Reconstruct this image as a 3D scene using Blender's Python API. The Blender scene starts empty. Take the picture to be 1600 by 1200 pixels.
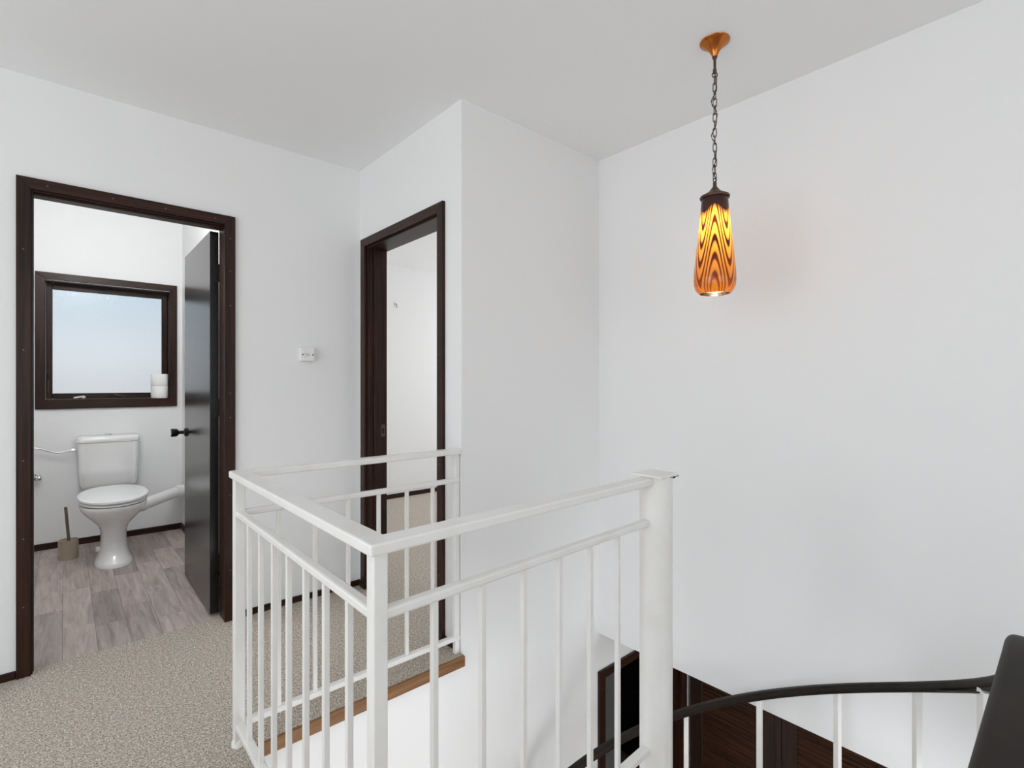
import bpy, bmesh, math, random
from mathutils import Vector, Matrix
random.seed(7)
scene = bpy.context.scene
C = scene.collection
R = math.radians

# ------------------------------------------------------------------ camera
cam_d = bpy.data.cameras.new('camera')
cam = bpy.data.objects.new('camera', cam_d)
C.objects.link(cam)
cam_d.sensor_width = 36.0
cam_d.lens = 796 / 1600 * 36
cam_d.clip_start = 0.02
cam.location = (0, 0, 1.165)
cam.rotation_euler = (R(90), 0, -math.atan2(.6604, .7509))
scene.camera = cam

# ------------------------------------------------------------------ world (pale hazy sky)
w = bpy.data.worlds.new('world')
scene.world = w
w.use_nodes = True
nt = w.node_tree
nt.nodes.clear()
tc = nt.nodes.new('ShaderNodeTexCoord')
sx = nt.nodes.new('ShaderNodeSeparateXYZ')
cr = nt.nodes.new('ShaderNodeValToRGB')
bg = nt.nodes.new('ShaderNodeBackground')
wo = nt.nodes.new('ShaderNodeOutputWorld')
nt.links.new(tc.outputs['Generated'], sx.inputs[0])
nt.links.new(sx.outputs['Z'], cr.inputs[0])
nt.links.new(cr.outputs[0], bg.inputs[0])
nt.links.new(bg.outputs[0], wo.inputs[0])
el = cr.color_ramp.elements
el[0].position = 0.0
el[0].color = (.62, .65, .67, 1)
el[1].position = 0.6
el[1].color = (.36, .50, .64, 1)
e = el.new(.045); e.color = (.71, .75, .80, 1)
e = el.new(.15); e.color = (.54, .66, .745, 1)
bg.inputs[1].default_value = 1.0

# ------------------------------------------------------------------ daylight at the windows out of view
def area(name, loc, rot, sx_, sy_, power, col=(1, 1, 1)):
    l = bpy.data.lights.new(name, 'AREA')
    l.shape = 'RECTANGLE'
    l.size = sx_; l.size_y = sy_
    l.energy = power; l.color = col
    o = bpy.data.objects.new(name, l)
    C.objects.link(o)
    o.location = loc; o.rotation_euler = rot
    return o
area('daylight_hall_left', (-2.42, .75, 1.25), (R(90), 0, R(-90)), 3.2, 2.0, 48, (.97, .985, 1))
area('daylight_hall_rear', (.1, -2.02, 1.45), (R(90), 0, 0), 2.2, 1.5, 19, (.97, .985, 1))
area('daylight_bedroom', (4.72, 3.3, 1.4), (R(90), 0, R(90)), 1.8, 1.4, 38)
area('daylight_lower', (.6, -2.02, -1.4), (R(90), 0, 0), 2.6, 1.7, 85)

scene.view_settings.view_transform = 'Standard'
scene.view_settings.look = 'None'
scene.view_settings.exposure = 0.0
scene.view_settings.gamma = 1.0
scene.view_settings.use_curve_mapping = False
scene.cycles.max_bounces = 14
scene.cycles.diffuse_bounces = 8
scene.cycles.transparent_max_bounces = 12

# ------------------------------------------------------------------ materials
def mat(name, col, rough=.6, metal=0.0, spec=.5, coat=0.0):
    m = bpy.data.materials.new(name)
    m.use_nodes = True
    b = m.node_tree.nodes['Principled BSDF']
    b.inputs['Base Color'].default_value = (*col, 1)
    b.inputs['Roughness'].default_value = rough
    b.inputs['Metallic'].default_value = metal
    b.inputs['Specular IOR Level'].default_value = spec
    b.inputs['Coat Weight'].default_value = coat
    return m
def N(m, t): return m.node_tree.nodes.new(t)
def L(m, a, b): m.node_tree.links.new(a, b)
def B(m): return m.node_tree.nodes['Principled BSDF']
def objcoord(m, scale=(1, 1, 1)):
    t = N(m, 'ShaderNodeTexCoord'); mp = N(m, 'ShaderNodeMapping')
    mp.inputs['Scale'].default_value = scale
    L(m, t.outputs['Object'], mp.inputs[0])
    return mp.outputs[0]
def noise(m, vec, scale, detail=3, rough=.55):
    n = N(m, 'ShaderNodeTexNoise')
    n.inputs['Scale'].default_value = scale
    n.inputs['Detail'].default_value = detail
    n.inputs['Roughness'].default_value = rough
    L(m, vec, n.inputs['Vector'])
    return n.outputs['Fac']
def ramp(m, fac, stops):
    r = N(m, 'ShaderNodeValToRGB')
    e = r.color_ramp.elements
    e[0].position = stops[0][0]; e[0].color = (*stops[0][1], 1)
    e[1].position = stops[-1][0]; e[1].color = (*stops[-1][1], 1)
    for p, c_ in stops[1:-1]:
        k = e.new(p); k.color = (*c_, 1)
    L(m, fac, r.inputs[0])
    return r.outputs[0]
def bump(m, h, strength, dist):
    b = N(m, 'ShaderNodeBump')
    b.inputs['Strength'].default_value = strength
    b.inputs['Distance'].default_value = dist
    L(m, h, b.inputs['Height'])
    L(m, b.outputs[0], B(m).inputs['Normal'])

def wall_paint(name, col):
    m = mat(name, col, .62, spec=.3)
    v = objcoord(m)
    bump(m, noise(m, v, 140, 3), .08, .002)
    return m
M_wall = wall_paint('white_wall_paint', (.795, .80, .805))
M_ceil = wall_paint('white_ceiling_paint', (.865, .875, .885))

def timber(name, c0, c1, rough, scale=(60, 60, 2.0), coat=.08, rdetail=5):
    m = mat(name, c0, rough, coat=coat)
    B(m).inputs['Coat Roughness'].default_value = .2
    B(m).inputs['Specular IOR Level'].default_value = .22
    v = objcoord(m, scale)
    n = noise(m, v, 1.0, rdetail, .6)
    L(m, ramp(m, n, [(.32, c0), (.68, c1)]), B(m).inputs['Base Color'])
    bump(m, n, .12, .0015)
    return m
DK0, DK1 = (.0075, .0032, .0024), (.042, .0145, .0075)
M_dark_z = timber('dark_stained_timber_upright', DK0, DK1, .42, (70, 70, 2.2))
M_dark_x = timber('dark_stained_timber_across_x', DK0, DK1, .42, (2.2, 70, 70))
M_dark_y = timber('dark_stained_timber_across_y', DK0, DK1, .42, (70, 2.2, 70))
M_door = timber('black_brown_door_veneer', (.006, .005, .005), (.012, .010, .0095), .22, (50, 50, 1.6), coat=.2)
M_nosing = timber('brown_timber_nosing', (.16, .078, .034), (.30, .155, .07), .45, (3, 60, 60))
M_louvre = timber('dark_louvre_timber', (.022, .010, .006), (.085, .034, .017), .42, (60, 3, 90))
M_tread = timber('stair_tread_timber', (.06, .03, .015), (.14, .07, .035), .45, (20, 20, 20))
M_nail = mat('filled_nail_hole', (.11, .06, .045), .6)

# carpet
M_carpet = mat('beige_loop_carpet', (.4, .35, .3), .95, spec=.1)
v = objcoord(M_carpet)
n1 = noise(M_carpet, v, 190, 3, .8)
n2 = noise(M_carpet, v, 75, 3, .6)
c1 = ramp(M_carpet, n1, [(.36, (.12, .095, .075)), (.48, (.53, .465, .40)), (.64, (.95, .87, .77))])
mx = N(M_carpet, 'ShaderNodeMixRGB'); mx.blend_type = 'MULTIPLY'; mx.inputs[0].default_value = 1
L(M_carpet, c1, mx.inputs[1])
L(M_carpet, ramp(M_carpet, n2, [(.36, (.80, .79, .78)), (.64, (1.15, 1.15, 1.14))]), mx.inputs[2])
L(M_carpet, mx.outputs[0], B(M_carpet).inputs['Base Color'])
bump(M_carpet, n1, .9, .008)

def vinyl(name, a, b_):
    m = mat(name, a, .40, spec=.4)
    t = N(m, 'ShaderNodeTexCoord')
    oi = N(m, 'ShaderNodeObjectInfo')
    ad = N(m, 'ShaderNodeVectorMath'); ad.operation = 'ADD'
    sc_ = N(m, 'ShaderNodeVectorMath'); sc_.operation = 'SCALE'; sc_.inputs['Scale'].default_value = 17
    cb = N(m, 'ShaderNodeCombineXYZ')
    for i in range(3): L(m, oi.outputs['Random'], cb.inputs[i])
    L(m, cb.outputs[0], sc_.inputs[0])
    L(m, t.outputs['Object'], ad.inputs[0]); L(m, sc_.outputs[0], ad.inputs[1])
    mp = N(m, 'ShaderNodeMapping'); mp.inputs['Scale'].default_value = (38, 3.4, 4)
    L(m, ad.outputs[0], mp.inputs[0])
    n = N(m, 'ShaderNodeTexNoise'); n.inputs['Scale'].default_value = 1; n.inputs['Detail'].default_value = 6
    n.inputs['Roughness'].default_value = .65; n.inputs['Distortion'].default_value = .7
    L(m, mp.outputs[0], n.inputs['Vector'])
    col = ramp(m, n.outputs['Fac'], [(.25, a), (.75, b_)])
    hv = N(m, 'ShaderNodeHueSaturation')
    ma = N(m, 'ShaderNodeMapRange'); ma.inputs[3].default_value = .82; ma.inputs[4].default_value = 1.18
    L(m, oi.outputs['Random'], ma.inputs[0])
    L(m, ma.outputs[0], hv.inputs['Value']); L(m, col, hv.inputs['Color'])
    L(m, hv.outputs[0], B(m).inputs['Base Color'])
    bump(m, n.outputs['Fac'], .05, .001)
    return m
M_vinyl = vinyl('grey_brown_wood_look_vinyl', (.24, .19, .165), (.56, .485, .455))
M_grout = mat('vinyl_joint', (.13, .10, .09), .8)

def enamel(name, col):
    m = mat(name, col, .32, spec=.5)
    v = objcoord(m)
    n = noise(m, v, 9, 4)
    L(m, ramp(m, n, [(.35, tuple(x * .96 for x in (col[0], col[1] * .985, col[2] * .955))), (.6, col)]), B(m).inputs['Base Color'])
    bump(m, noise(m, v, 60, 3), .08, .001)
    return m
M_steel = enamel('white_enamelled_steel', (.80, .795, .785))
M_chip = mat('chipped_bare_steel', (.03, .03, .03), .6)
M_ceramic = mat('white_ceramic', (.83, .83, .83), .08, coat=.5)
M_seat = mat('white_seat_plastic', (.86, .86, .86), .14)
M_plastic = mat('white_plastic', (.80, .80, .79), .4)
M_pvc = mat('white_pvc_pipe', (.80, .80, .79), .35)
M_chrome = mat('chrome', (.75, .75, .76), .12, 1)
M_braid = mat('braided_steel_hose', (.42, .42, .42), .35, .9)
M_black = mat('black_bronze_metal', (.012, .011, .010), .32, .5)
M_hole = mat('dark_socket', (.01, .01, .01), .9)
M_copper = mat('polished_copper', (.52, .165, .035), .22, 1)
M_bronze = mat('aged_bronze', (.115, .075, .055), .45, .8)
M_vinylrail = mat('dark_brown_vinyl_handrail', (.018, .014, .012), .5, spec=.12)
v = objcoord(M_vinylrail)
L(M_vinylrail, ramp(M_vinylrail, noise(M_vinylrail, v, 12, 3), [(.3, (.014, .0115, .010)), (.7, (.024, .017, .0135))]), B(M_vinylrail).inputs['Base Color'])
M_paper = mat('white_tissue_paper', (.86, .855, .85), .95, spec=.1)
M_card = mat('brown_card_core', (.35, .25, .16), .9)
M_beige = mat('beige_ribbed_ceramic', (.44, .37, .285), .55)
M_olive = mat('olive_brown_handle', (.115, .095, .062), .5)
M_bristle = mat('white_bristles', (.7, .69, .66), .9)
M_text = mat('grey_print', (.3, .3, .3), .6)
M_shadowroom = mat('unlit_room_dark', (.012, .010, .009), .7)  # near-black colour stands in for the shade of an unlit room
M_greypier = mat('grey_paint', (.42, .42, .42), .7)

# obscure glass
M_pane = bpy.data.materials.new('obscure_glass'); M_pane.use_nodes = True
pb = B(M_pane)
pb.inputs['Base Color'].default_value = (.97, .99, 1, 1)
pb.inputs['Transmission Weight'].default_value = 1
pb.inputs['Roughness'].default_value = .12
pb.inputs['IOR'].default_value = 1.3
v = objcoord(M_pane)
bump(M_pane, noise(M_pane, v, 70, 3), .35, .004)

# amber art glass shade: contour-like brown veins on amber, brown top, lit from within by its bulb
M_shade = bpy.data.materials.new('amber_veined_glass'); M_shade.use_nodes = True
m = M_shade
for n_ in list(m.node_tree.nodes):
    m.node_tree.nodes.remove(n_)
out = N(m, 'ShaderNodeOutputMaterial')
t = N(m, 'ShaderNodeTexCoord'); sp = N(m, 'ShaderNodeSeparateXYZ'); L(m, t.outputs['Object'], sp.inputs[0])
def math_(op, a, b=None, c_=None):
    n_ = N(m, 'ShaderNodeMath'); n_.operation = op
    for i, q in enumerate((a, b, c_)):
        if q is None: continue
        if isinstance(q, (int, float)): n_.inputs[i].default_value = q
        else: L(m, q, n_.inputs[i])
    return n_.outputs[0]
ang = math_('ARCTAN2', sp.outputs['Y'], sp.outputs['X'])
SH_PHASE = math.atan2(-.897, -1.763)          # an arch column faces the landing
c4 = math_('COSINE', math_('MULTIPLY', math_('SUBTRACT', ang, SH_PHASE), 4.0))
nz = N(m, 'ShaderNodeTexNoise'); nz.inputs['Scale'].default_value = 9; L(m, t.outputs['Object'], nz.inputs['Vector'])
g = math_('SUBTRACT', sp.outputs['Z'], math_('MULTIPLY', c4, .115))
g = math_('ADD', g, math_('MULTIPLY', nz.outputs['Fac'], .018))
band = math_('MULTIPLY_ADD', math_('SINE', math_('MULTIPLY', g, 2 * math.pi / .068)), .5, .5)
vein = ramp(m, band, [(.0, (.92, .42, .055)), (.50, (.86, .31, .025)), (.70, (.34, .045, .009)), (.84, (.035, .006, .005))])
top = N(m, 'ShaderNodeMapRange'); top.inputs[1].default_value = .240; top.inputs[2].default_value = .302
L(m, math_('ADD', sp.outputs['Z'], math_('MULTIPLY', c4, -.012)), top.inputs[0])
low = N(m, 'ShaderNodeMapRange'); low.inputs[1].default_value = .0; low.inputs[2].default_value = .15
low.inputs[3].default_value = .65; low.inputs[4].default_value = 0
L(m, sp.outputs['Z'], low.inputs[0])
mxl = N(m, 'ShaderNodeMixRGB'); L(m, low.outputs[0], mxl.inputs[0]); L(m, vein, mxl.inputs[1]); mxl.inputs[2].default_value = (.42, .095, .016, 1)
mxt = N(m, 'ShaderNodeMixRGB'); L(m, top.outputs[0], mxt.inputs[0]); L(m, mxl.outputs[0], mxt.inputs[1]); mxt.inputs[2].default_value = (.006, .0025, .0025, 1)
tr = N(m, 'ShaderNodeBsdfTranslucent'); L(m, mxt.outputs[0], tr.inputs[0])
df = N(m, 'ShaderNodeBsdfDiffuse')
geo = N(m, 'ShaderNodeNewGeometry')            # cased glass: opal white inner layer
mxi = N(m, 'ShaderNodeMixRGB'); L(m, geo.outputs['Backfacing'], mxi.inputs[0]); L(m, mxt.outputs[0], mxi.inputs[1]); mxi.inputs[2].default_value = (.9, .88, .84, 1)
L(m, mxi.outputs[0], df.inputs[0])
gl = N(m, 'ShaderNodeBsdfGlossy'); gl.inputs['Roughness'].default_value = .12
ms = N(m, 'ShaderNodeMixShader'); ms.inputs[0].default_value = .35
L(m, tr.outputs[0], ms.inputs[1]); L(m, df.outputs[0], ms.inputs[2])
fr = N(m, 'ShaderNodeFresnel'); fr.inputs[0].default_value = 1.45
ms2 = N(m, 'ShaderNodeMixShader'); L(m, fr.outputs[0], ms2.inputs[0])
L(m, ms.outputs[0], ms2.inputs[1]); L(m, gl.outputs[0], ms2.inputs[2])
L(m, ms2.outputs[0], out.inputs[0])

M_bulb = bpy.data.materials.new('lit_bulb'); M_bulb.use_nodes = True
B(M_bulb).inputs['Emission Color'].default_value = (1, .82, .55, 1)
B(M_bulb).inputs['Emission Strength'].default_value = 36
M_diff = bpy.data.materials.new('fill_light_diffuser'); M_diff.use_nodes = True  # glowing cover of the added light in the toilet room
B(M_diff).inputs['Emission Color'].default_value = (1, .98, .95, 1)
B(M_diff).inputs['Emission Strength'].default_value = 6

# ------------------------------------------------------------------ mesh helpers
class MB:
    def __init__(s): s.bm = bmesh.new()
    def box(s, x0, x1, y0, y1, z0, z1, bev=0.0, seg=2):
        b = bmesh.new()
        vs = [b.verts.new((x, y, z)) for x in (x0, x1) for y in (y0, y1) for z in (z0, z1)]
        for f in ((0, 1, 3, 2), (4, 6, 7, 5), (0, 4, 5, 1), (2, 3, 7, 6), (0, 2, 6, 4), (1, 5, 7, 3)):
            b.faces.new([vs[i] for i in f])
        bmesh.ops.recalc_face_normals(b, faces=b.faces)
        if bev: bmesh.ops.bevel(b, geom=b.edges[:], offset=bev, segments=seg, affect='EDGES', profile=.5)
        s.add(b); return s
    def add(s, b, mtx=None):
        if mtx is not None: b.transform(mtx)
        me = bpy.data.meshes.new('tmp'); b.to_mesh(me); b.free()
        s.bm.from_mesh(me); bpy.data.meshes.remove(me)
    def beam(s, p, q, wd, ht, bev=0.0, ext=0.0):
        """bar from p to q (centre line) with width wd across and height ht"""
        p = Vector(p); q = Vector(q); d = q - p; ln = d.length; d.normalize()
        up = Vector((0, 0, 1)) if abs(d.z) < .9 else Vector((1, 0, 0))
        sd = d.cross(up).normalized(); u = sd.cross(d).normalized()
        t_ = MB(); t_.box(-ext, ln + ext, -wd / 2, wd / 2, -ht / 2, ht / 2, bev)
        mtx = Matrix((d, -sd, u)).transposed().to_4x4(); mtx.translation = p
        s.add(t_.bm, mtx); return s
    def lathe(s, prof, cen=(0, 0, 0), axis='Z', n=32, closed=False):
        b = bmesh.new(); rows = []
        for r_, h in prof:
            if r_ < 1e-6: rows.append([b.verts.new((0, 0, h))])
            else: rows.append([b.verts.new((r_ * math.cos(2 * math.pi * i / n), r_ * math.sin(2 * math.pi * i / n), h)) for i in range(n)])
        pairs = list(zip(rows[:-1], rows[1:]))
        if closed: pairs.append((rows[-1], rows[0]))
        for a, c_ in pairs:
            for i in range(n):
                j = (i + 1) % n
                if len(a) == 1 and len(c_) == 1: continue
                if len(a) == 1: b.faces.new((a[0], c_[j], c_[i]))
                elif len(c_) == 1: b.faces.new((a[i], a[j], c_[0]))
                else: b.faces.new((a[i], a[j], c_[j], c_[i]))
        bmesh.ops.recalc_face_normals(b, faces=b.faces)
        mt = Matrix.Identity(4)
        if axis == 'X': mt = Matrix.Rotation(R(90), 4, 'Y')
        if axis == 'Y': mt = Matrix.Rotation(R(-90), 4, 'X')
        mt.translation = Vector(cen)
        s.add(b, mt); return s
    def sweep(s, pts, prof, closed=False, caps=True):
        """prof: (side, up) pairs; pts: world points; up is world z"""
        pts = [Vector(p) for p in pts]; b = bmesh.new(); rows = []; n = len(pts)
        for i, p in enumerate(pts):
            a = pts[(i - 1) % n] if (i > 0 or closed) else p
            c_ = pts[(i + 1) % n] if (i < n - 1 or closed) else p
            d = (c_ - a).normalized()
            ref = Vector((0, 0, 1)) if abs(d.z) < .97 else Vector((0, 1, 0))
            sd = d.cross(ref).normalized(); u = sd.cross(d).normalized()
            rows.append([b.verts.new(p + sd * q[0] + u * q[1]) for q in prof])
        k = len(prof)
        for i in range(n if closed else n - 1):
            a, c_ = rows[i], rows[(i + 1) % n]
            for j in range(k):
                b.faces.new((a[j], a[(j + 1) % k], c_[(j + 1) % k], c_[j]))
        if caps and not closed:
            b.faces.new(rows[0][::-1]); b.faces.new(rows[-1])
        bmesh.ops.recalc_face_normals(b, faces=b.faces)
        s.add(b); return s
    def tube(s, pts, r_, n=10, closed=False):
        return s.sweep(pts, [(r_ * math.cos(2 * math.pi * i / n), r_ * math.sin(2 * math.pi * i / n)) for i in range(n)], closed)
    def loft(s, secs):
        b = bmesh.new(); rows = [[b.verts.new(p) for p in sec] for sec in secs]
        for a, c_ in zip(rows[:-1], rows[1:]):
            for i in range(len(a)):
                j = (i + 1) % len(a)
                b.faces.new((a[i], a[j], c_[j], c_[i]))
        b.faces.new(rows[0][::-1]); b.faces.new(rows[-1])
        bmesh.ops.recalc_face_normals(b, faces=b.faces)
        s.add(b); return s
    def build(s, name, material, parent=None, smooth=False, angle=40):
        me = bpy.data.meshes.new(name); s.bm.to_mesh(me); s.bm.free()
        me.materials.append(material)
        o = bpy.data.objects.new(name, me); C.objects.link(o)
        if parent is not None:
            o.parent = parent
            o.matrix_parent_inverse = Matrix.Translation(-parent.location)
        if smooth:
            for p in me.polygons: p.use_smooth = True
            me.set_sharp_from_angle(angle=R(angle))
        return o
def empty(name, loc):
    o = bpy.data.objects.new(name, None); C.objects.link(o)
    o.location = loc; o.empty_display_size = .1
    return o
def tag(o, label, cat, group=None):
    o['label'] = label; o['category'] = cat
    if group: o['group'] = group
    return o
def struct(o, label=None):
    o['kind'] = 'structure'
    if label: o['label'] = label
    return o
def rrect(w_, h_, r_, n=4):
    pts = []
    for cx, cy, a0 in ((w_ / 2 - r_, h_ / 2 - r_, 0), (-w_ / 2 + r_, h_ / 2 - r_, 90), (-w_ / 2 + r_, -h_ / 2 + r_, 180), (w_ / 2 - r_, -h_ / 2 + r_, 270)):
        for i in range(n + 1):
            a = R(a0 + 90 * i / n); pts.append((cx + r_ * math.cos(a), cy + r_ * math.sin(a)))
    return pts

# ------------------------------------------------------------------ the place: key planes
H = 2.40                 # ceiling
Y1, X2, Y2, X3 = 2.81, 1.292, 1.80, 2.225
YT, XT = 4.86, .72       # toilet room back and right walls
LF, LC = -2.60, -.215    # lower floor, lower ceiling
X4 = 3.15
EX, EY, NY = .455, 1.785, .885     # edges of the stair opening

# floors
f = MB()
f.box(-2.3, EX, -1.9, 2.86, -.02, 0)
f.box(EX, 1.28, -1.9, NY, -.02, 0)
f.box(1.28, X3, -1.9, -.06, -.02, 0)
f.box(EX, X2, EY, 2.86, -.02, 0)
f.box(X2, X2 + .10, 1.93, 2.80, -.02, 0)
f.box(X2 + .10, 4.6, 1.93, 4.75, -.02, 0)
struct(f.build('floor', M_carpet), 'beige grey loop pile carpet on the landing and bedroom floor')
f = MB()
for (a, b_, c_, d_) in ((-2.3, EX - .012, -1.9, 5.0), (EX - .012, 1.28, -1.9, NY - .012), (1.28, X3, -1.9, -.06), (EX - .012, 4.6, Y2 + .02, 5.0)):
    f.box(a, b_, c_, d_, LC, -.02)
f.box(X3 + .1, X4 + .1, -1.9, Y2, LC, -.1)
struct(f.build('ceiling_lower', M_ceil), 'white ceiling of the lower storey under the landing')
struct(MB().box(-2.3, 4.6, -1.9, 5.0, LF - .1, LF).build('floor_lower', M_carpet), 'carpet of the lower storey')

# ceilings
struct(MB().box(-2.3, X3 + .1, -1.9, Y1 + .1, H, H + .1).build('ceiling', M_ceil), 'flat white ceiling over the landing and stairwell')
HT = 2.60
struct(MB().box(-.6, XT + .1, Y1, YT + .14, HT, HT + .1).build('ceiling_toilet', M_ceil), 'white ceiling of the toilet room')
struct(MB().box(X2 + .10, 4.6, Y2 + .1, 4.8, 2.37, H + .1).build('ceiling_bedroom', M_ceil), 'white ceiling of the bedroom')

# walls
D1 = (-.110, .606, 1.955)        # toilet door opening x0 x1 top
b = MB()
b.box(-2.3, D1[0], Y1, Y1 + .1, 0, H); b.box(D1[1], X2, Y1, Y1 + .1, 0, H); b.box(D1[0], D1[1], Y1, Y1 + .1, D1[2], H)
struct(b.build('wall_back', M_wall), 'white wall with the toilet doorway')
D2 = (1.972, 2.722, 1.950)
b = MB()
b.box(X2, X2 + .11, Y2, D2[0], -.02, H); b.box(X2, X2 + .11, D2[1], 4.8, 0, H); b.box(X2, X2 + .11, D2[0], D2[1], D2[2], H)
struct(b.build('wall_middle', M_wall), 'white wall with the bedroom doorway')
D3 = (2.262, 3.075, -.462)
b = MB()
b.box(X2 + .11, X3 + .1, Y2, Y2 + .1, -.02, H)
b.box(-2.3, D3[0], Y2, Y2 + .1, LF, -.02); b.box(D3[0], X4 + .1, Y2, Y2 + .1, D3[2], -.02); b.box(D3[1], X4 + .1, Y2, Y2 + .1, LF, D3[2])
struct(b.build('wall_stairwell', M_wall), 'white stairwell wall running down past the landing edge')
b = MB(); b.box(X3, X3 + .1, -1.9, Y2, LC, H)
struct(b.build('wall_right', M_wall), 'tall white wall behind the pendant lamp')
b = MB()       # left wall with a window opening
b.box(-2.4, -2.3, -1.9, -.85, 0, H); b.box(-2.4, -2.3, 2.35, 2.91, 0, H); b.box(-2.4, -2.3, -.85, 2.35, 0, .25); b.box(-2.4, -2.3, -.85, 2.35, 2.25, H)
struct(b.build('wall_left', M_wall))
b = MB()
b.box(-2.4, -1.0, -2.0, -1.9, 0, H); b.box(1.2, X3 + .1, -2.0, -1.9, 0, H); b.box(-1.0, 1.2, -2.0, -1.9, 0, .7); b.box(-1.0, 1.2, -2.0, -1.9, 2.2, H)
struct(b.build('wall_rear', M_wall))
b = MB()
b.box(-2.4, -.7, -2.0, -1.9, LF, 0); b.box(1.9, X4 + .2, -2.0, -1.9, LF, 0); b.box(-.7, 1.9, -2.0, -1.9, LF, LF + .35); b.box(-.7, 1.9, -2.0, -1.9, -.55, 0)
struct(b.build('wall_lower_rear', M_wall))
struct(MB().box(-2.4, -2.3, -1.9, Y2, LF, 0).build('wall_lower_left', M_wall))
b = MB(); b.box(X4 + .06, X4 + .16, -1.9, Y2, LF, LC); b.box(X4, X4 + .06, -1.9, Y2, -.50, LC)
struct(b.build('wall_lower_right', M_wall))
# toilet room
W1 = (-.105, .637, 1.040, 1.900)   # window opening
b = MB()
b.box(-.6, W1[0], YT, YT + .14, 0, HT); b.box(W1[1], XT + .1, YT, YT + .14, 0, HT)
b.box(W1[0], W1[1], YT, YT + .14, 0, W1[2]); b.box(W1[0], W1[1], YT, YT + .14, W1[3], HT)
struct(b.build('wall_toilet_back', M_wall), 'white wall behind the toilet')
struct(MB().box(XT, XT + .1, Y1 + .1, YT, 0, HT).build('wall_toilet_right', M_wall))
struct(MB().box(-.6, -.5, Y1 + .1, YT, 0, HT).build('wall_toilet_left', M_wall))
struct(MB().box(-.6, XT + .1, Y1, Y1 + .1, H, HT).build('wall_toilet_front', M_wall))
# bedroom
struct(MB().box(X2 + .11, 4.6, 4.70, 4.8, 0, 2.37).build('wall_bedroom_back', M_wall), 'white bedroom wall seen through the doorway')
b = MB(); b.box(4.5, 4.6, 1.9, 2.4, 0, 2.37); b.box(4.5, 4.6, 4.2, 4.7, 0, 2.37); b.box(4.5, 4.6, 2.4, 4.2, 0, .7); b.box(4.5, 4.6, 2.4, 4.2, 2.1, 2.37)
struct(b.build('wall_bedroom_right', M_wall))
struct(MB().box(X3 + .1, 4.6, Y2 + .02, Y2 + .12, 0, 2.37).build('wall_bedroom_front', M_wall))
# dark room behind the lower doorway
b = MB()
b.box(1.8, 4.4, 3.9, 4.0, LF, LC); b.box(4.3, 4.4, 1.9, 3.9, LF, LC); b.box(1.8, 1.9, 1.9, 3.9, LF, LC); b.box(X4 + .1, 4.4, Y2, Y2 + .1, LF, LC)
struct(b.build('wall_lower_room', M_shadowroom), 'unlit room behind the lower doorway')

# toilet room floor of wood-look planks
fl = struct(MB().box(-.5, XT, 2.86, YT, -.02, -.003).build('floor_toilet', M_grout), 'grey brown wood look plank floor in the toilet room')
cuts = {-5: (.1, .75, 1.3), -4: (.4, .95, 1.6), -3: (.2, .8, 1.45), -2: (.5, 1.05, 1.7), -1: (.64, 1.2, 1.75), 0: (.36, .95, 1.5), 1: (.305, .81, 1.35),
        2: (.48, 1.06, 1.62), 3: (.22, .72, 1.22), 4: (.56, 1.0, 1.5), 5: (.3, .86, 1.42), 6: (.15, .7, 1.3)}
PW = .118
for k in range(-5, 7):
    xa, xb = max(-.005 + PW * k, -.5), min(-.005 + PW * (k + 1), XT)
    if xb - xa < .01: continue
    ys = [2.86] + [2.86 + q for q in cuts[k]] + [YT]
    for ya, yb in zip(ys[:-1], ys[1:]):
        MB().box(xa + .0006, xb - .0006, ya + .0006, yb - .0006, -.004, 0).build('plank', M_vinyl, fl)

# baseboards (dark stained)
def base(name, boxes, m_, label=None):
    b_ = MB()
    for q in boxes: b_.box(*q, bev=.003, seg=1)
    return struct(b_.build(name, m_), label)
base('baseboard_back', [(-2.3, -.142, Y1 - .012, Y1, 0, .032), (.637, X2, Y1 - .012, Y1, 0, .032)], M_dark_x, 'thin dark baseboard along the landing wall')
base('baseboard_middle', [(X2 - .012, X2, 1.852, 1.925, 0, .032), (X2 - .012, X2, 2.77, Y1, 0, .032)], M_dark_y)
base('baseboard_toilet', [(-.5, XT, YT - .014, YT, 0, .045)], M_dark_x, 'dark baseboard behind the toilet')
base('baseboard_toilet_right', [(XT - .014, XT, Y1 + .1, YT - .014, 0, .045)], M_dark_y)
base('baseboard_bedroom', [(X2 + .11, 4.5, 4.685, 4.70, 0, .045)], M_dark_x, 'dark baseboard along the bedroom wall')

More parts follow.
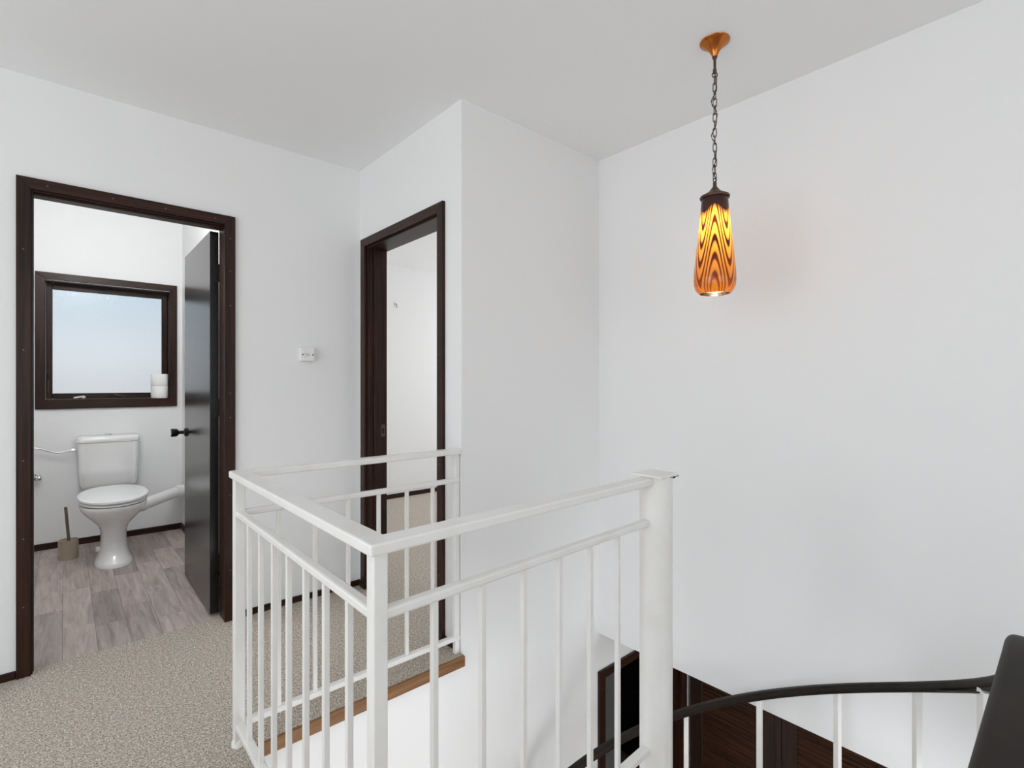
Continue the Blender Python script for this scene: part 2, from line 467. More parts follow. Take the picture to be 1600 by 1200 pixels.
# ------------------------------------------------------------------ door frames
def mitred(parent, plane, a0, a1, z0, z1, wl, wr, wt, wb, n0, n1, mats, nm='casing'):
    """mitred frame of three or four boards; a runs along the wall, plane 'y' or 'x' names its normal"""
    def prism(poly, m_, name):
        b_ = bmesh.new()
        def pt(a, z, n): return (a, n, z) if plane == 'y' else (n, a, z)
        r0_ = [b_.verts.new(pt(a, z, n0)) for a, z in poly]; r1_ = [b_.verts.new(pt(a, z, n1)) for a, z in poly]
        b_.faces.new(r0_); b_.faces.new(r1_[::-1])
        for i in range(len(poly)):
            j = (i + 1) % len(poly); b_.faces.new((r0_[i], r1_[i], r1_[j], r0_[j]))
        bmesh.ops.recalc_face_normals(b_, faces=b_.faces)
        bmesh.ops.bevel(b_, geom=b_.edges[:], offset=.0012, segments=1, affect='EDGES')
        t_ = MB(); t_.add(b_); t_.build(name, m_, parent)
    prism([(a0, z0), (a0 + wl, z0 + wb), (a0 + wl, z1 - wt), (a0, z1)], mats[0], nm)
    prism([(a1, z0), (a1 - wr, z0 + wb), (a1 - wr, z1 - wt), (a1, z1)], mats[0], nm)
    prism([(a0, z1), (a0 + wl, z1 - wt), (a1 - wr, z1 - wt), (a1, z1)], mats[1], 'head_' + nm)
    if wb: prism([(a0, z0), (a0 + wl, z0 + wb), (a1 - wr, z0 + wb), (a1, z0)], mats[1], 'bottom_' + nm)
def nails(parent, pts):
    b_ = MB()
    for p, ax in pts:
        b_.lathe([(0, -.0006), (.0035, -.0006), (.0035, .0006), (0, .0006)], p, ax, 8)
    o = b_.build('nail_filler', M_nail, parent); o['kind'] = 'stuff'
    return o
# toilet doorway in wall_back
t1 = struct(empty('trim_1', (.248, Y1, 0)), 'dark stained timber frame around the toilet doorway')
yo = Y1 - .016
mitred(t1, 'y', -.142, .637, 0, 1.990, .043, .048, .044, 0, yo, Y1, (M_dark_z, M_dark_x))
MB().box(D1[0], -.095, Y1, Y1 + .105, 0, 1.955).build('jamb', M_dark_z, t1)
MB().box(.590, D1[1], Y1, Y1 + .105, 0, 1.955).build('jamb', M_dark_z, t1)
MB().box(-.095, .590, Y1, Y1 + .105, 1.940, 1.955).build('head_jamb', M_dark_x, t1)
MB().box(-.095, -.0925, Y1 + .02, Y1 + .058, 0, 1.940).build('door_stop', M_dark_z, t1)
MB().box(-.0925, .590, Y1 + .02, Y1 + .050, 1.932, 1.940, .001, 1).build('door_stop', M_dark_x, t1)
nails(t1, [((.614, yo, z), 'Y') for z in (.25, .62, 1.0, 1.12, 1.55, 1.72, 1.88)] + [((-.121, yo, z), 'Y') for z in (.28, .55, .86, 1.3, 1.7)] + [((x, yo, 1.967), 'Y') for x in (-.05, .16, .35, .55)])
# bedroom doorway in wall_middle
t2 = struct(empty('trim_2', (X2, 2.35, 0)), 'dark stained timber frame around the bedroom doorway')
xo = X2 - .016
mitred(t2, 'x', 1.925, 2.768, 0, 1.990, .046, .050, .046, 0, xo, X2, (M_dark_z, M_dark_y))
MB().box(X2, X2 + .118, D2[0], 1.986, 0, 1.950).build('jamb', M_dark_z, t2)
jl = MB().box(X2, X2 + .118, 2.706, D2[1], 0, 1.950).build('jamb', M_dark_z, t2)
MB().box(X2, X2 + .118, 1.986, 2.706, 1.934, 1.950).build('head_jamb', M_dark_y, t2)
MB().box(X2 + .035, X2 + .075, 2.695, 2.706, 0, 1.934, .001, 1).build('door_stop', M_dark_z, t2)
MB().box(X2 + .035, X2 + .075, 1.986, 1.997, 0, 1.934, .001, 1).build('door_stop', M_dark_z, t2)
sp_ = MB().box(X2 + .082, X2 + .106, 2.7045, 2.7065, .86, .93).build('strike_plate', M_bronze, t2)
MB().box(X2 + .088, X2 + .100, 2.7035, 2.706, .88, .91).build('strike_hole', M_hole, sp_).parent = sp_
nails(t2, [((xo, 1.95, z), 'X') for z in (.3, .8, 1.3, 1.75)] + [((xo, y, 1.966), 'X') for y in (2.1, 2.35, 2.6)])
# lower doorway in wall_stairwell
t3 = struct(empty('trim_3', (2.67, Y2, LF)), 'brown timber frame around the dark lower doorway')
mitred(t3, 'y', 2.212, 3.130, LF, -.424, .052, .060, .046, 0, Y2 - .016, Y2, (M_dark_z, M_dark_x))
MB().box(D3[0], 2.276, Y2, Y2 + .1, LF, D3[2]).build('jamb', M_dark_z, t3)
MB().box(3.061, D3[1], Y2, Y2 + .1, LF, D3[2]).build('jamb', M_dark_z, t3)
nails(t3, [((2.238, Y2 - .016, z), 'Y') for z in (-.52, -.86, -1.3)])
struct(MB().box(3.615, 3.69, 2.80, 2.86, LF, LC).build('trim_4', M_greypier), 'grey upright standing inside the dark lower doorway')

# ------------------------------------------------------------------ toilet door leaf, open into the room
d1 = struct(empty('door_1', (.57, 2.915, 0)), 'flush black brown door open into the toilet room')
MB().box(.549, .588, 2.915, 3.625, .012, 1.932, .0015, 1).build('leaf', M_door, d1)
hd = MB().lathe([(0, .0), (.026, .0), (.026, -.006), (.020, -.012), (.010, -.014), (.010, -.038), (.017, -.042), (.023, -.050), (.0245, -.074), (.022, -.078), (0, -.078)], (.549, 3.565, .878), 'X', 24).build('door_knob', M_black, d1, True, 35)
MB().lathe([(0, -.0785), (.015, -.0785), (.015, -.080), (0, -.080)], (.549, 3.565, .878), 'X', 20).build('knob_cap', M_chrome, hd).parent = hd
MB().lathe([(0, .0), (.026, .0), (.026, .006), (.010, .014), (.010, .038), (.023, .050), (.0245, .074), (0, .078)], (.588, 3.565, .878), 'X', 24).build('door_knob', M_black, d1, True, 35)
for z in (.22, 1.0, 1.68):
    h_ = MB().lathe([(0, 0), (.0065, 0), (.0065, .09), (0, .09)], (.5945, 2.911, z), 'Z', 12)
    h_.box(.57, .592, 2.912, 2.9155, z, z + .09)
    h_.build('hinge', M_black, d1)

# ------------------------------------------------------------------ toilet window
wn = struct(empty('window_1', (.265, YT, 1.0)), 'dark framed toilet room window with obscure glass')
ya = YT - .016
mitred(wn, 'y', -.152, .682, .987, 1.952, .051, .049, .048, .063, ya, YT, (M_dark_z, M_dark_x), 'architrave')
ln = MB(); ln.box(W1[0], W1[0] + .006, YT, YT + .13, W1[2], W1[3]); ln.box(W1[1] - .006, W1[1], YT, YT + .13, W1[2], W1[3]); ln.box(W1[0], W1[1], YT, YT + .13, W1[3] - .006, W1[3])
ln.build('reveal_lining', M_dark_z, wn)
MB().box(W1[0], W1[1], YT - .014, YT + .13, W1[2], 1.0535).build('window_sill', M_dark_x, wn)
s0, s1, s2, s3 = W1[0] + .007, W1[1] - .007, 1.0545, W1[3] - .008
ys0, ys1 = YT + .100, YT + .135
sa = MB(); sa.box(s0, s0 + .036, ys0, ys1, s2, s3, .003, 1).build('sash_stile', M_dark_z, wn)
MB().box(s1 - .036, s1, ys0, ys1, s2, s3, .003, 1).build('sash_stile', M_dark_z, wn)
MB().box(s0 + .036, s1 - .036, ys0, ys1, s3 - .040, s3, .003, 1).build('sash_rail', M_dark_x, wn)
MB().box(s0 + .036, s1 - .036, ys0, ys1, s2, s2 + .042, .003, 1).build('sash_rail', M_dark_x, wn)
MB().box(s0 + .030, s1 - .030, ys0 + .015, ys0 + .019, s2 + .035, s3 - .034).build('pane', M_pane, wn)
lt = MB().box(s0 + .008, s0 + .018, ys0 - .012, ys0, 1.10, 1.20, .003)
lt.tube([(s0 + .013, ys0 - .012, 1.21), (s0 + .018, ys0 - .022, 1.225), (s0 + .014, ys0 - .014, 1.245)], .005)
lt.build('sash_latch', M_bronze, wn)
st = MB().tube([(.27, ys0 - .004, 1.078), (.29, ys0 - .020, 1.085), (.36, ys0 - .025, 1.066)], .004)
st.tube([(.285, ys0 - .004, 1.072), (.262, ys0 - .012, 1.07)], .006)
st.build('window_stay', M_bronze, wn)
fs = MB().tube([(.055, ys0 - .018, 1.062), (.075, ys0 - .022, 1.066), (.098, ys0 - .022, 1.07)], .007)
fs.lathe([(0, -.012), (.012, -.008), (.014, 0), (.012, .008), (0, .012)], (.108, ys0 - .022, 1.068), 'Z', 12)
fs.build('stay_fastener', M_plastic, wn, True)

# ------------------------------------------------------------------ toilet rolls on the sill
for i, lab in enumerate(('lower white toilet roll standing on the window sill', 'upper white toilet roll stacked on another roll at the window')):
    z = 1.0535 + i * .0955
    r0 = empty('toilet_roll', (.572, YT + .038, z))
    MB().lathe([(.021, 0), (.056, 0), (.058, .003), (.058, .092), (.056, .095), (.021, .095)], (.572, YT + .038, z), 'Z', 36, closed=True).build('paper', M_paper, r0, True, 35)
    MB().lathe([(.0195, .001), (.0208, .001), (.0208, .094), (.0195, .094)], (.572, YT + .038, z), 'Z', 24, closed=True).build('core', M_card, r0, True)
    tag(r0, lab, 'toilet roll', 'toilet rolls on the window sill')

# ------------------------------------------------------------------ toilet
TX = .247
to = tag(empty('toilet', (TX, 4.30, 0)), 'white ceramic toilet with low level cistern under the window', 'toilet')
def oval(cy, rx, ryf, ryb, z, n=40, p=2.2):
    pts = []
    for i in range(n):
        a = 2 * math.pi * i / n
        ca, sa_ = math.cos(a), math.sin(a)
        ry = ryb if sa_ > 0 else ryf
        pts.append((TX + rx * math.copysign(abs(ca) ** (2 / p), ca), cy + ry * math.copysign(abs(sa_) ** (2 / p), sa_), z))
    return pts
secs = [oval(4.27, .104, .205, .20, .0), oval(4.27, .105, .206, .20, .012), oval(4.27, .096, .190, .19, .030), oval(4.28, .082, .160, .175, .060), oval(4.28, .073, .138, .17, .105),
        oval(4.28, .069, .128, .17, .16), oval(4.275, .070, .125, .18, .205), oval(4.27, .082, .140, .20, .245), oval(4.265, .113, .175, .225, .285), oval(4.26, .148, .212, .245, .325),
        oval(4.26, .172, .236, .255, .360), oval(4.26, .178, .242, .258, .385), oval(4.26, .176, .240, .256, .392)]
MB().loft(secs).build('pan', M_ceramic, to, True, 60)
def seatslab(z0, z1, grow, tilt, name):
    rows = []
    for z, s_ in ((z0, .96), (z0 + .004, 1.0), (z1 - .007, 1.0), (z1 - .002, .965), (z1, .90)):
        o_ = oval(4.275, (.184 + grow) * s_, (.262 + grow) * s_, (.250) * s_, z, 44, 2.15)
        rows.append([(x, min(y, 4.275 + .215 * s_ + .02), zz + tilt * (y - 4.0)) for x, y, zz in o_])
    return MB().loft(rows).build(name, M_seat, to, True, 50)
seatslab(.393, .410, -.002, .05, 'seat')
seatslab(.413, .436, .002, .05, 'seat_lid')
for dx in (-.07, .07):
    MB().lathe([(0, 0), (.014, 0), (.014, .05), (.010, .055), (0, .055)], (TX + dx, 4.515, .392), 'Z', 16).build('hinge', M_seat, to, True)
MB().box(TX - .135, TX + .135, 4.46, 4.545, .335, .392, .02, 3).build('pan_shelf', M_ceramic, to, True, 50)
# cistern
def crect(x0, x1, y0, y1, z, r_=.035):
    pts = []
    for (cx, cy, a0) in ((x1 - r_, y1 - .004, 0), (x0 + r_, y1 - .004, 90), (x0 + r_, y0 + r_, 180), (x1 - r_, y0 + r_, 270)):
        rr = r_ if a0 >= 180 else .004
        cxx = cx + (r_ - rr if a0 == 0 else (-(r_ - rr) if a0 == 90 else 0))
        for i in range(6):
            a = R(a0 + 90 * i / 5)
            pts.append((cxx + rr * math.cos(a), cy + rr * math.sin(a), z))
    return pts
cb_ = YT - .002
cz = MB().loft([crect(TX - .140, TX + .140, cb_ - .115, cb_, .418), crect(TX - .156, TX + .156, cb_ - .135, cb_, .424), crect(TX - .163, TX + .163, cb_ - .145, cb_, .445), crect(TX - .170, TX + .170, cb_ - .152, cb_, .55), crect(TX - .176, TX + .176, cb_ - .160, cb_, .742)]).build('cistern', M_ceramic, to, True, 45)
cl = MB().loft([crect(TX - .178, TX + .178, cb_ - .164, cb_, .744), crect(TX - .182, TX + .182, cb_ - .168, cb_, .750), crect(TX - .182, TX + .182, cb_ - .168, cb_, .772), crect(TX - .176, TX + .176, cb_ - .160, cb_, .785), crect(TX - .160, TX + .160, cb_ - .145, cb_, .791)]).build('cistern_lid', M_ceramic, to, True, 45)
bt = MB().lathe([(0, .791), (.024, .791), (.024, .797), (.020, .800), (0, .800)], (TX, YT - .085, 0), 'Z', 24).build('flush_button', M_chrome, to, True, 40)
MB().box(TX - .12, TX - .09, cb_ - .1625, cb_ - .1595, .705, .712, .001, 1).build('maker_mark', M_seat, to)
MB().lathe([(0, 0), (.010, 0), (.010, .012), (0, .012)], (TX + .176, YT - .08, .73), 'X', 14).build('overflow_plug', M_plastic, to, True)
MB().tube([(TX, 4.79, .42), (TX, 4.79, .33), (TX, 4.74, .30), (TX, 4.50, .30)], .024, 14).build('flush_pipe', M_pvc, to, True)
MB().lathe([(0, 0), (.011, 0), (.013, .012), (.011, .026), (0, .03)], (TX - .083, 4.24, .085), 'Z', 14).build('bolt_cap', M_seat, to, True)
wp = tag(empty('waste_pipe', (.40, 4.50, .30)), 'white plastic waste pipe running from the toilet pan into the wall', 'pipe')
MB().tube([(.385, 4.458, .301), (.44, 4.50, .303), (.66, 4.74, .318), (.70, 4.785, .322), (XT, 4.81, .324)], .040, 20).build('pipe', M_pvc, wp, True, 50)
MB().tube([(.395, 4.465, .301), (.425, 4.489, .302)], .046, 20).build('collar', M_pvc, wp, True, 40)
MB().tube([(.655, 4.735, .318), (.69, 4.774, .320)], .046, 20).build('collar', M_pvc, wp, True, 40)

# water supply: hose and valve
hs = tag(empty('water_hose', (-.10, YT - .03, .72)), 'braided water hose curving along the wall into the cistern', 'hose')
pts = []
for i in range(25):
    q = i / 24
    x = -.30 + q * (TX - .195 + .30)
    z = .692 + .030 * math.exp(-((q - .42) / .16) ** 2) - .012 * math.exp(-((q - .78) / .12) ** 2) - .10 * max(0, .28 - q) ** 1.2
    pts.append((x, YT - .055, z))
MB().tube(pts, .0055, 8).build('hose', M_braid, hs, True)
MB().tube([(TX - .205, YT - .055, pts[-1][2]), (TX - .190, YT - .055, pts[-1][2])], .011, 6).build('hex_nut', M_chrome, hs)
MB().tube([(TX - .190, YT - .055, pts[-1][2]), (TX - .168, YT - .055, pts[-1][2])], .007, 12).build('tail', M_plastic, hs, True)
vv = tag(empty('stop_valve', (-.145, YT, .50)), 'chrome stop valve on the wall beside the door frame', 'valve')
MB().lathe([(0, 0), (.022, 0), (.020, -.006), (.009, -.010), (.009, -.045), (0, -.045)], (-.160, YT, .518), 'Y', 20).build('wall_flange', M_chrome, vv, True, 40)
MB().tube([(-.160, YT - .045, .545), (-.160, YT - .045, .485)], .010, 12).build('body', M_chrome, vv, True, 40)
MB().lathe([(0, 0), (.012, .002), (.019, .012), (.019, .028), (.014, .034), (0, .036)], (-.150, YT - .045, .512), 'X', 14).build('valve_handle', M_chrome, vv, True, 40)

# toilet brush
tb = tag(empty('toilet_brush', (.022, 4.52, 0)), 'beige ribbed toilet brush holder with olive handle beside the toilet', 'toilet brush')
NB = 96
def ring(r_, z, ribs=0):
    return [(.022 + (r_ + ribs * (.5 + .5 * math.cos(32 * 2 * math.pi * i / NB))) * math.cos(2 * math.pi * i / NB), 4.52 + (r_ + ribs * (.5 + .5 * math.cos(32 * 2 * math.pi * i / NB))) * math.sin(2 * math.pi * i / NB), z) for i in range(NB)]
MB().loft([ring(.050, 0), ring(.049, .002, .004), ring(.049, .118, .004), ring(.052, .121), ring(.051, .125), ring(.046, .125), ring(.045, .12), ring(.044, .012)]).build('holder', M_beige, tb, True, 50)
MB().beam((.030, 4.522, .04), (.008, 4.515, .345), .017, .017, .004).build('handle', M_olive, tb)
MB().lathe([(0, .012), (.030, .014), (.036, .03), (.036, .075), (.02, .085), (0, .086)], (.026, 4.52, 0), 'Z', 20).build('brush_head', M_bristle, tb, True)

# added ceiling light, unseen above the door head, to brighten the toilet room
cl_ = tag(empty('added_ceiling_light', (.1, 3.12, HT)), 'added unseen ceiling light that brightens the toilet room', 'light')
MB().lathe([(0, 0), (.16, 0), (.16, -.03), (.14, -.035)], (.1, 3.12, HT), 'Z', 32).build('base', M_plastic, cl_, True, 40)
MB().lathe([(.14, -.03), (.135, -.06), (.10, -.08), (0, -.09)], (.1, 3.12, HT), 'Z', 32).build('diffuser', M_diff, cl_, True, 60)
tl = bpy.data.lights.new('toilet_fill_light', 'POINT'); tl.energy = 24; tl.shadow_soft_size = .16; tl.color = (1, .99, .97)
tlo = bpy.data.objects.new('toilet_fill_light', tl); C.objects.link(tlo); tlo.location = (.1, 3.12, HT - .25)

# ------------------------------------------------------------------ switch box on the wall
sb = tag(empty('switch_box', (.60, Y1, 1.32)), 'small white surface mounted box with two screws on the landing wall', 'switch')
sxc = .983
MB().box(sxc - .036, sxc + .036, Y1 - .034, Y1, 1.288, 1.360, .003, 2).build('housing', M_plastic, sb)
for dx in (-.027, .027):
    MB().lathe([(0, -.0008), (.0042, -.0008), (.0042, .001), (0, .001)], (sxc + dx, Y1 - .034, 1.322), 'Y', 10).build('screw', M_chip, sb)
tx = MB()
for (a, z0, z1, wd) in ((-.006, 1.325, 1.3275, .022), (-.004, 1.318, 1.3205, .018), (.0075, 1.315, 1.327, .002), (-.014, 1.310, 1.3115, .014)):
    tx.box(sxc + a - wd / 2, sxc + a + wd / 2, Y1 - .0344, Y1 - .0338, z0, z1)
tx.build('printed_marking', M_text, sb)
sb.location.x = sxc
for ch in sb.children: ch.matrix_parent_inverse = Matrix.Translation(-sb.location)

hk = tag(empty('wall_hook', (2.546, 4.70, 1.97)), 'tiny metal hook on the bedroom wall', 'hook')
MB().box(2.537, 2.555, 4.694, 4.70, 1.955, 2.0, .002, 1).build('plate', M_chrome, hk)
MB().tube([(2.546, 4.694, 1.985), (2.546, 4.675, 1.975), (2.546, 4.668, 1.955), (2.546, 4.675, 1.945)], .004, 8).build('hook', M_bronze, hk, True)

# ------------------------------------------------------------------ timber nosing at the landing edge
ng = struct(empty('trim_5', (EX, EY, -.02)), 'brown timber nosing along the edge of the stair opening')
MB().box(EX - .012, X2 + .001, EY - .012, EY + .016, -.046, -.001, .002, 1).build('nosing', M_nosing, ng)
MB().box(EX - .012, EX + .012, NY, EY - .012, -.046, -.001, .002, 1).build('nosing', M_nosing, ng)
struct(MB().box(EX - .012, EX - .002, NY, EY, LC, -.046).build('trim_6', M_wall), 'white fascia under the landing edge')

# ------------------------------------------------------------------ landing railing
rl = tag(empty('landing_railing', (.425, .852, 0)), 'white steel railing with square balusters around the stair opening', 'railing')
ZT, ZM, ZB = .873, .748, .066
A, Bc, Cw = (.425, .852), (1.335, .884), (.425, 1.82)
Wl = (1.291, 1.82)
def p3(p, z): return (p[0], p[1], z)
PW_ = .050
# top rails: mitred as a single U-shaped handrail in three lengths
def strip(path_, half):
    lft, rgt = [], []
    P_ = [Vector(q) for q in path_]
    for i, p in enumerate(P_):
        d0 = (p - P_[i - 1]).normalized() if i else (P_[1] - p).normalized()
        d1_ = (P_[i + 1] - p).normalized() if i < len(P_) - 1 else d0
        n0_ = Vector((-d0.y, d0.x)); n1_ = Vector((-d1_.y, d1_.x))
        mv = (n0_ + n1_) / (1 + n0_.dot(n1_))
        lft.append(p + mv * half); rgt.append(p - mv * half)
    return lft + rgt[::-1]
poly = strip([(1.318, .8832), A, Cw, (X2 - .001, 1.82)], PW_ / 2)
b_ = bmesh.new()
lo = [b_.verts.new((q.x, q.y, ZT - .011)) for q in poly]; hi = [b_.verts.new((q.x, q.y, ZT + .011)) for q in poly]
nq = len(poly) // 2
for i in range(nq - 1):
    j = len(poly) - 1 - i
    b_.faces.new((lo[i], lo[i + 1], lo[j - 1], lo[j])); b_.faces.new((hi[i], hi[j], hi[j - 1], hi[i + 1]))
for i in range(len(poly)):
    j = (i + 1) % len(poly); b_.faces.new((lo[i], hi[i], hi[j], lo[j]))
bmesh.ops.recalc_face_normals(b_, faces=b_.faces)
ed = [e_ for e_ in b_.edges if len(e_.link_faces) == 2 and e_.calc_face_angle(0) > .5]
bmesh.ops.bevel(b_, geom=ed, offset=.004, segments=2, affect='EDGES', profile=.5)
t_ = MB(); t_.add(b_); t_.build('top_rail', M_steel, rl)
# middle rails
MB().beam(p3(A, ZM), p3((1.313, .8833), ZM), .024, .020, .005).build('middle_rail', M_steel, rl)
MB().box(.413, .437, .864, 1.808, ZM - .010, ZM + .010, .005).build('middle_rail', M_steel, rl)
MB().box(.437, X2 - .001, 1.808, 1.832, ZM - .010, ZM + .010, .005).build('middle_rail', M_steel, rl)
# bottom rails
MB().beam(p3(A, ZB), p3((1.313, .8833), ZB), .026, .020, .003).build('bottom_rail', M_steel, rl)
MB().box(.412, .438, .864, 1.808, ZB - .010, ZB + .010, .003).build('bottom_rail', M_steel, rl)
MB().box(.437, X2 - .001, 1.808, 1.832, ZB - .010, ZB + .010, .003).build('bottom_rail', M_steel, rl)
# posts
MB().box(.4105, .4395, .8375, .8665, 0, ZT - .0095, .003).build('post', M_steel, rl)
MB().box(.409, .441, 1.804, 1.836, .0, ZT - .010, .003).build('post', M_steel, rl)
MB().box(1.2665, 1.2885, 1.8095, 1.8305, .0, ZT - .0095, .002).build('post', M_steel, rl)
MB().lathe([(0, 0), (.022, 0), (.022, .012), (.017, .022), (0, .024)], (.425, 1.82, 0), 'Z', 16).build('post_foot', M_steel, rl, True)
MB().lathe([(0, 0), (.022, 0), (.022, .012), (.017, .022), (0, .024)], (.425, .852, 0), 'Z', 16).build('post_foot', M_steel, rl, True)
def baluster(x, y, rot=0.0):
    t_ = MB(); t_.box(-.0065, .0065, -.0065, .0065, ZB + .008, ZM - .006, .001, 1)
    o = t_.build('baluster', M_steel, rl)
    o.matrix_parent_inverse = Matrix.Identity(4)
    o.location = Vector((x, y, 0)) - rl.location; o.rotation_euler.z = rot
    return o
for k in range(6):
    q = (k + 1) * .1237 / .9108
    baluster(A[0] + (Bc[0] - A[0]) * q, A[1] + (Bc[1] - A[1]) * q, .035)
for k in range(1, 8): baluster(.425, .852 + .1205 * k)
for k in range(1, 7): baluster(.425 + .1222 * k, 1.82)

# ------------------------------------------------------------------ spiral staircase
SX, SY, SR = 1.361, .880, .80
ss = tag(empty('spiral_staircase', (SX, SY, LF)), 'white steel spiral staircase with round centre column and dark handrail', 'staircase')
MB().lathe([(0, LF), (.049, LF), (.049, .886), (0, .886)], (SX, SY, 0), 'Z', 48).build('centre_column', M_steel, ss, True, 40)
capb = MB(); capb.box(SX - .052, SX + .050, SY - .050, SY + .052, .886, .893, .001, 1)
cp = capb.build('column_cap', M_steel, ss)
ch_ = MB().box(SX + .0, SX + .046, SY - .0503, SY - .049, .8845, .8865)
ch_.box(SX + .016, SX + .026, SY - .0505, SY - .048, .881, .8865)
ch_.build('paint_chip', M_chip, ss)
def railz(t_): return -.106 - .479 * t_
STEP = .377
for j in range(13):
    tc_ = -1.475 + STEP * j
    ztr = railz(tc_) - .83
    b = bmesh.new()
    n = 6; a0, a1 = tc_ - STEP * .56, tc_ + STEP * .56
    def P(r_, a, z): return b.verts.new((SX + r_ * math.cos(a), SY + r_ * math.sin(a), z))
    for_top = [P(.05, a0 + (a1 - a0) * i / n, ztr) for i in range(n + 1)] + [P(.832, a1 - (a1 - a0) * i / n, ztr) for i in range(n + 1)]
    bot = [b.verts.new((q.co.x, q.co.y, ztr - .035)) for q in for_top]
    b.faces.new(for_top); b.faces.new(bot[::-1])
    for i in range(len(for_top)):
        k = (i + 1) % len(for_top)
        b.faces.new((for_top[i], bot[i], bot[k], for_top[k]))
    bmesh.ops.recalc_face_normals(b, faces=b.faces)
    t_ = MB(); t_.add(b); t_.build('tread', M_tread, ss)
    if j == 0: continue
    zt_ = railz(tc_) - (.017 if j == 1 else .012)
    wd = .036 if j == 1 else .0195
    px, py = SX + SR * math.cos(tc_), SY + SR * math.sin(tc_)
    bb = MB(); bb.box(-wd / 2, wd / 2, -wd / 2, wd / 2, ztr, zt_, .0015, 1)
    o = bb.build('newel' if j == 1 else 'baluster', M_steel, ss)
    o.matrix_parent_inverse = Matrix.Identity(4)
    o.location = Vector((px, py, 0)) - ss.location
    o.rotation_euler.z = tc_
path = []
t_ = 3.0
while t_ > -1.52:
    path.append((SX + SR * math.cos(t_), SY + SR * math.sin(t_), railz(t_))); t_ -= .045
path += [(1.30, .078, .672), (1.20, .072, .713), (1.08, .064, .763), (.96, .056, .813), (.90, .052, .836), (.865, .050, .847), (.84, .049, .852), (.80, .048, .8535), (.70, .047, .8535), (.5, .045, .8535), (.25, .045, .8535)]
hr = MB().sweep(path, rrect(.040, .026, .010, 5)).build('handrail', M_vinylrail, ss, True, 60)
core = [(x, y, z - .0155) for x, y, z in path]
MB().sweep(core, rrect(.030, .006, .001, 1)).build('flat_bar', M_vinylrail, ss)
# split vinyl lip where the cover has lifted
tp = [(SX + SR * math.cos(q), SY + SR * math.sin(q), railz(q)) for q in (-.86, -.92, -.98, -1.04, -1.09)]
MB().sweep([(x - .012, y + .010, z - .013 - .0022 * i) for i, (x, y, z) in enumerate(tp)], rrect(.022, .003, .001, 1)).build('lifted_cover_lip', M_vinylrail, ss)
MB().box(.26, .29, .030, .060, 0, .84, .002, 1).build('end_post', M_steel, ss)

# ------------------------------------------------------------------ louvred doors on the lower storey
def louvre_door(name, y_hi, y_lo, sl, sr, label, brightside):
    d_ = struct(empty(name, (X4, (y_hi + y_lo) / 2, LF)), label)
    zt_, zb_ = -.50, LF + .01
    x0_, x1_ = X4, X4 + .034
    MB().box(x0_, x1_, y_hi - sl, y_hi, zb_, zt_, .0015, 1).build('stile', M_louvre_z, d_)
    MB().box(x0_, x1_, y_lo, y_lo + sr, zb_, zt_, .0015, 1).build('stile', M_louvre_z, d_)
    MB().box(x0_ + .002, x1_, y_lo + sr, y_hi - sl, zt_ - .09, zt_).build('top_rail', M_louvre, d_)
    MB().box(x0_ + .002, x1_, y_lo + sr, y_hi - sl, zb_, zb_ + .14).build('bottom_rail', M_louvre, d_)
    s_ = MB(); z = zb_ + .15
    while z < zt_ - .095:
        q = MB(); q.box(-.0165, .0165, y_lo + sr, y_hi - sl, -.003, .003)
        s_.add(q.bm, Matrix.Translation((X4 + .018, 0, z)) @ Matrix.Rotation(R(40), 4, 'Y').inverted())
        z += .0265
    o = s_.build('louvre_slats', M_louvre, d_); o['kind'] = 'stuff'
    MB().box(x1_ - .004, x1_, y_lo + sr, y_hi - sl, zb_ + .14, zt_ - .09).build('backing', M_louvre, d_)
    return d_
M_louvre_z = timber('dark_louvre_stile', (.016, .010, .008), (.042, .020, .013), .36, (70, 70, 2.2))
louvre_door('door_2', 1.775, 1.232, .085, .070, 'dark louvred cupboard door next to the lower doorway', 0)
louvre_door('door_3', 1.196, .663, .080, .065, 'dark louvred cupboard door below the bulkhead', 0)
louvre_door('door_4', .655, .12, .065, .065, 'dark louvred cupboard door farther along the hall', 0)
struct(MB().box(X4 - .008, X4 + .034, 1.198, 1.230, LF, -.50, .001, 1).build('trim_7', M_louvre_z), 'dark cover strip between two louvred doors')

# ------------------------------------------------------------------ pendant lamp
PX, PY = 1.763, .897
pl = tag(empty('pendant_lamp', (PX, PY, H)), 'amber and brown glass pendant lamp on a bronze chain', 'lamp')
MB().lathe([(0, H), (.050, H), (.0515, H - .002), (.050, H - .005), (.040, H - .012), (.028, H - .022), (.018, H - .034), (.012, H - .046), (.009, H - .055), (0, H - .055)], (PX, PY, 0), 'Z', 40).build('ceiling_rose', M_copper, pl, True, 50)
sm = MB().lathe([(0, H - .055), (.0085, H - .055), (.0085, H - .060), (.005, H - .064), (.0045, H - .098), (.0065, H - .100), (.0065, H - .114), (0, H - .114)], (PX, PY, 0), 'Z', 20)
sm.build('stem', M_bronze, pl, True, 40)
ringp = [(PX + .009 * .7509 * math.cos(q), PY - .009 * .6604 * math.cos(q), H - .120 + .009 * math.sin(q)) for q in [2 * math.pi * i / 18 for i in range(18)]]
MB().tube(ringp, .0022, 8, closed=True).build('ring', M_bronze, pl, True)
ztop, zbot = H - .126, 1.897
nl = 14; pitch = (ztop - zbot) / nl
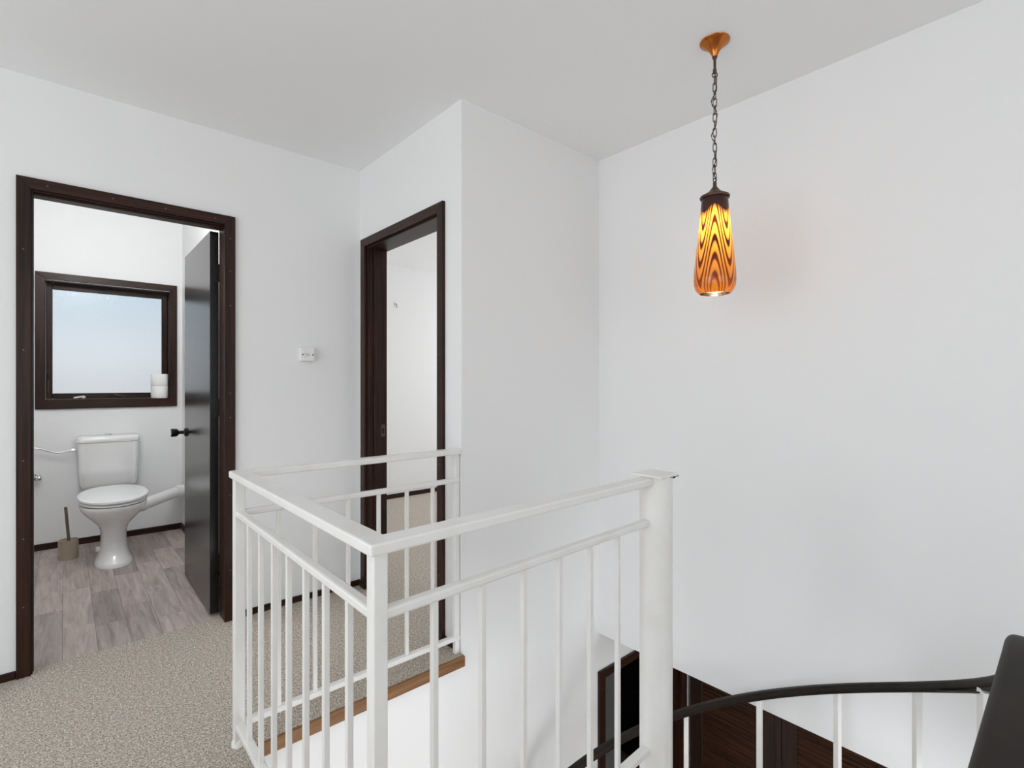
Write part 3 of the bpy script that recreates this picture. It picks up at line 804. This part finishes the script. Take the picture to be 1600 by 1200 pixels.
def link_mesh():
    lp = []
    hw, hl = .0062, pitch / 2 + .0030
    for i in range(24):
        a = 2 * math.pi * i / 24
        sx_ = math.copysign(abs(math.cos(a)) ** .6, math.cos(a)); sz_ = math.copysign(abs(math.sin(a)) ** .6, math.sin(a))
        lp.append((hw * sx_, 0, hl * sz_))
    b_ = bmesh.new(); rows = []; k = 7
    for i, p in enumerate(lp):
        p = Vector(p); d = (Vector(lp[(i + 1) % 24]) - Vector(lp[i - 1])).normalized()
        sd = Vector((0, 1, 0)); u = d.cross(sd)
        rows.append([b_.verts.new(p + (sd * math.cos(2 * math.pi * j / k) + u * math.sin(2 * math.pi * j / k)) * .0016) for j in range(k)])
    for i in range(24):
        a, c_ = rows[i], rows[(i + 1) % 24]
        for j in range(k): b_.faces.new((a[j], a[(j + 1) % k], c_[(j + 1) % k], c_[j]))
    bmesh.ops.recalc_face_normals(b_, faces=b_.faces)
    me = bpy.data.meshes.new('chain_link'); b_.to_mesh(me); b_.free()
    me.materials.append(M_bronze)
    for p in me.polygons: p.use_smooth = True
    return me
lm = link_mesh()
for i in range(nl):
    o = bpy.data.objects.new('chain_link', lm); C.objects.link(o); o.parent = pl
    o.location = Vector((PX, PY, ztop - pitch * (i + .5))) - pl.location
    o.rotation_euler.z = R(-41) + (R(90) if i % 2 == 0 else 0) + random.uniform(-.3, .3)
cpts = []
for i in range(60):
    q = i / 59
    off = .006 * math.sin(q * 19) + .003 * math.sin(q * 41)
    cpts.append((PX + .7509 * off, PY - .6604 * off + .004 * math.cos(q * 23), H - .11 + (zbot - H + .10) * q))
MB().tube(cpts, .0017, 7).build('cord', M_black, pl, True)
ct = MB().lathe([(0, 1.895), (.005, 1.895), (.0065, 1.890), (.0065, 1.878), (.012, 1.870), (.022, 1.858), (.038, 1.848), (.050, 1.842), (.0515, 1.838), (.050, 1.834), (.042, 1.834), (0, 1.838)], (PX, PY, 0), 'Z', 40)
cap_o = ct.build('cap', M_bronze, pl, True, 40)
ringp = [(PX + .006 * .7509 * math.cos(q), PY - .006 * .6604 * math.cos(q), 1.900 + .006 * math.sin(q)) for q in [2 * math.pi * i / 16 for i in range(16)]]
MB().tube(ringp, .0018, 8, closed=True).build('ring', M_bronze, pl, True)
ZS = 1.490
prof = [(.0445, 1.836), (.046, 1.82), (.0485, 1.79), (.0530, 1.74), (.0585, 1.69), (.0640, 1.64), (.0690, 1.59), (.0715, 1.56), (.0722, 1.54), (.0705, 1.52), (.0655, 1.505), (.058, 1.495), (.053, 1.490), (.050, 1.4915)]
# smooth the profile
fine = []
for (r0_, z0_), (r1_, z1_) in zip(prof[:-1], prof[1:]):
    for i in range(4): fine.append((r0_ + (r1_ - r0_) * i / 4, z0_ + (z1_ - z0_) * i / 4))
fine.append(prof[-1])
shm = MB().lathe([(r_, z - ZS) for r_, z in fine], (0, 0, 0), 'Z', 72)
shm.bm.normal_update()
if sum(q.normal.x * q.calc_center_median().x + q.normal.y * q.calc_center_median().y for q in shm.bm.faces) < 0:
    bmesh.ops.reverse_faces(shm.bm, faces=shm.bm.faces[:])
sh = shm.build('shade', M_shade, pl, True, 80)
sh.matrix_parent_inverse = Matrix.Identity(4)
sh.location = Vector((PX, PY, ZS)) - pl.location
MB().lathe([(0, 1.836), (.014, 1.836), (.014, 1.81), (.012, 1.805), (0, 1.805)], (PX, PY, 0), 'Z', 20).build('lamp_holder', M_plastic, pl, True, 40)
MB().lathe([(0, 1.805), (.012, 1.803), (.014, 1.790), (.022, 1.767), (.026, 1.747), (.022, 1.727), (.012, 1.715), (0, 1.713)], (PX, PY, 0), 'Z', 24).build('bulb', M_bulb, pl, True, 60)
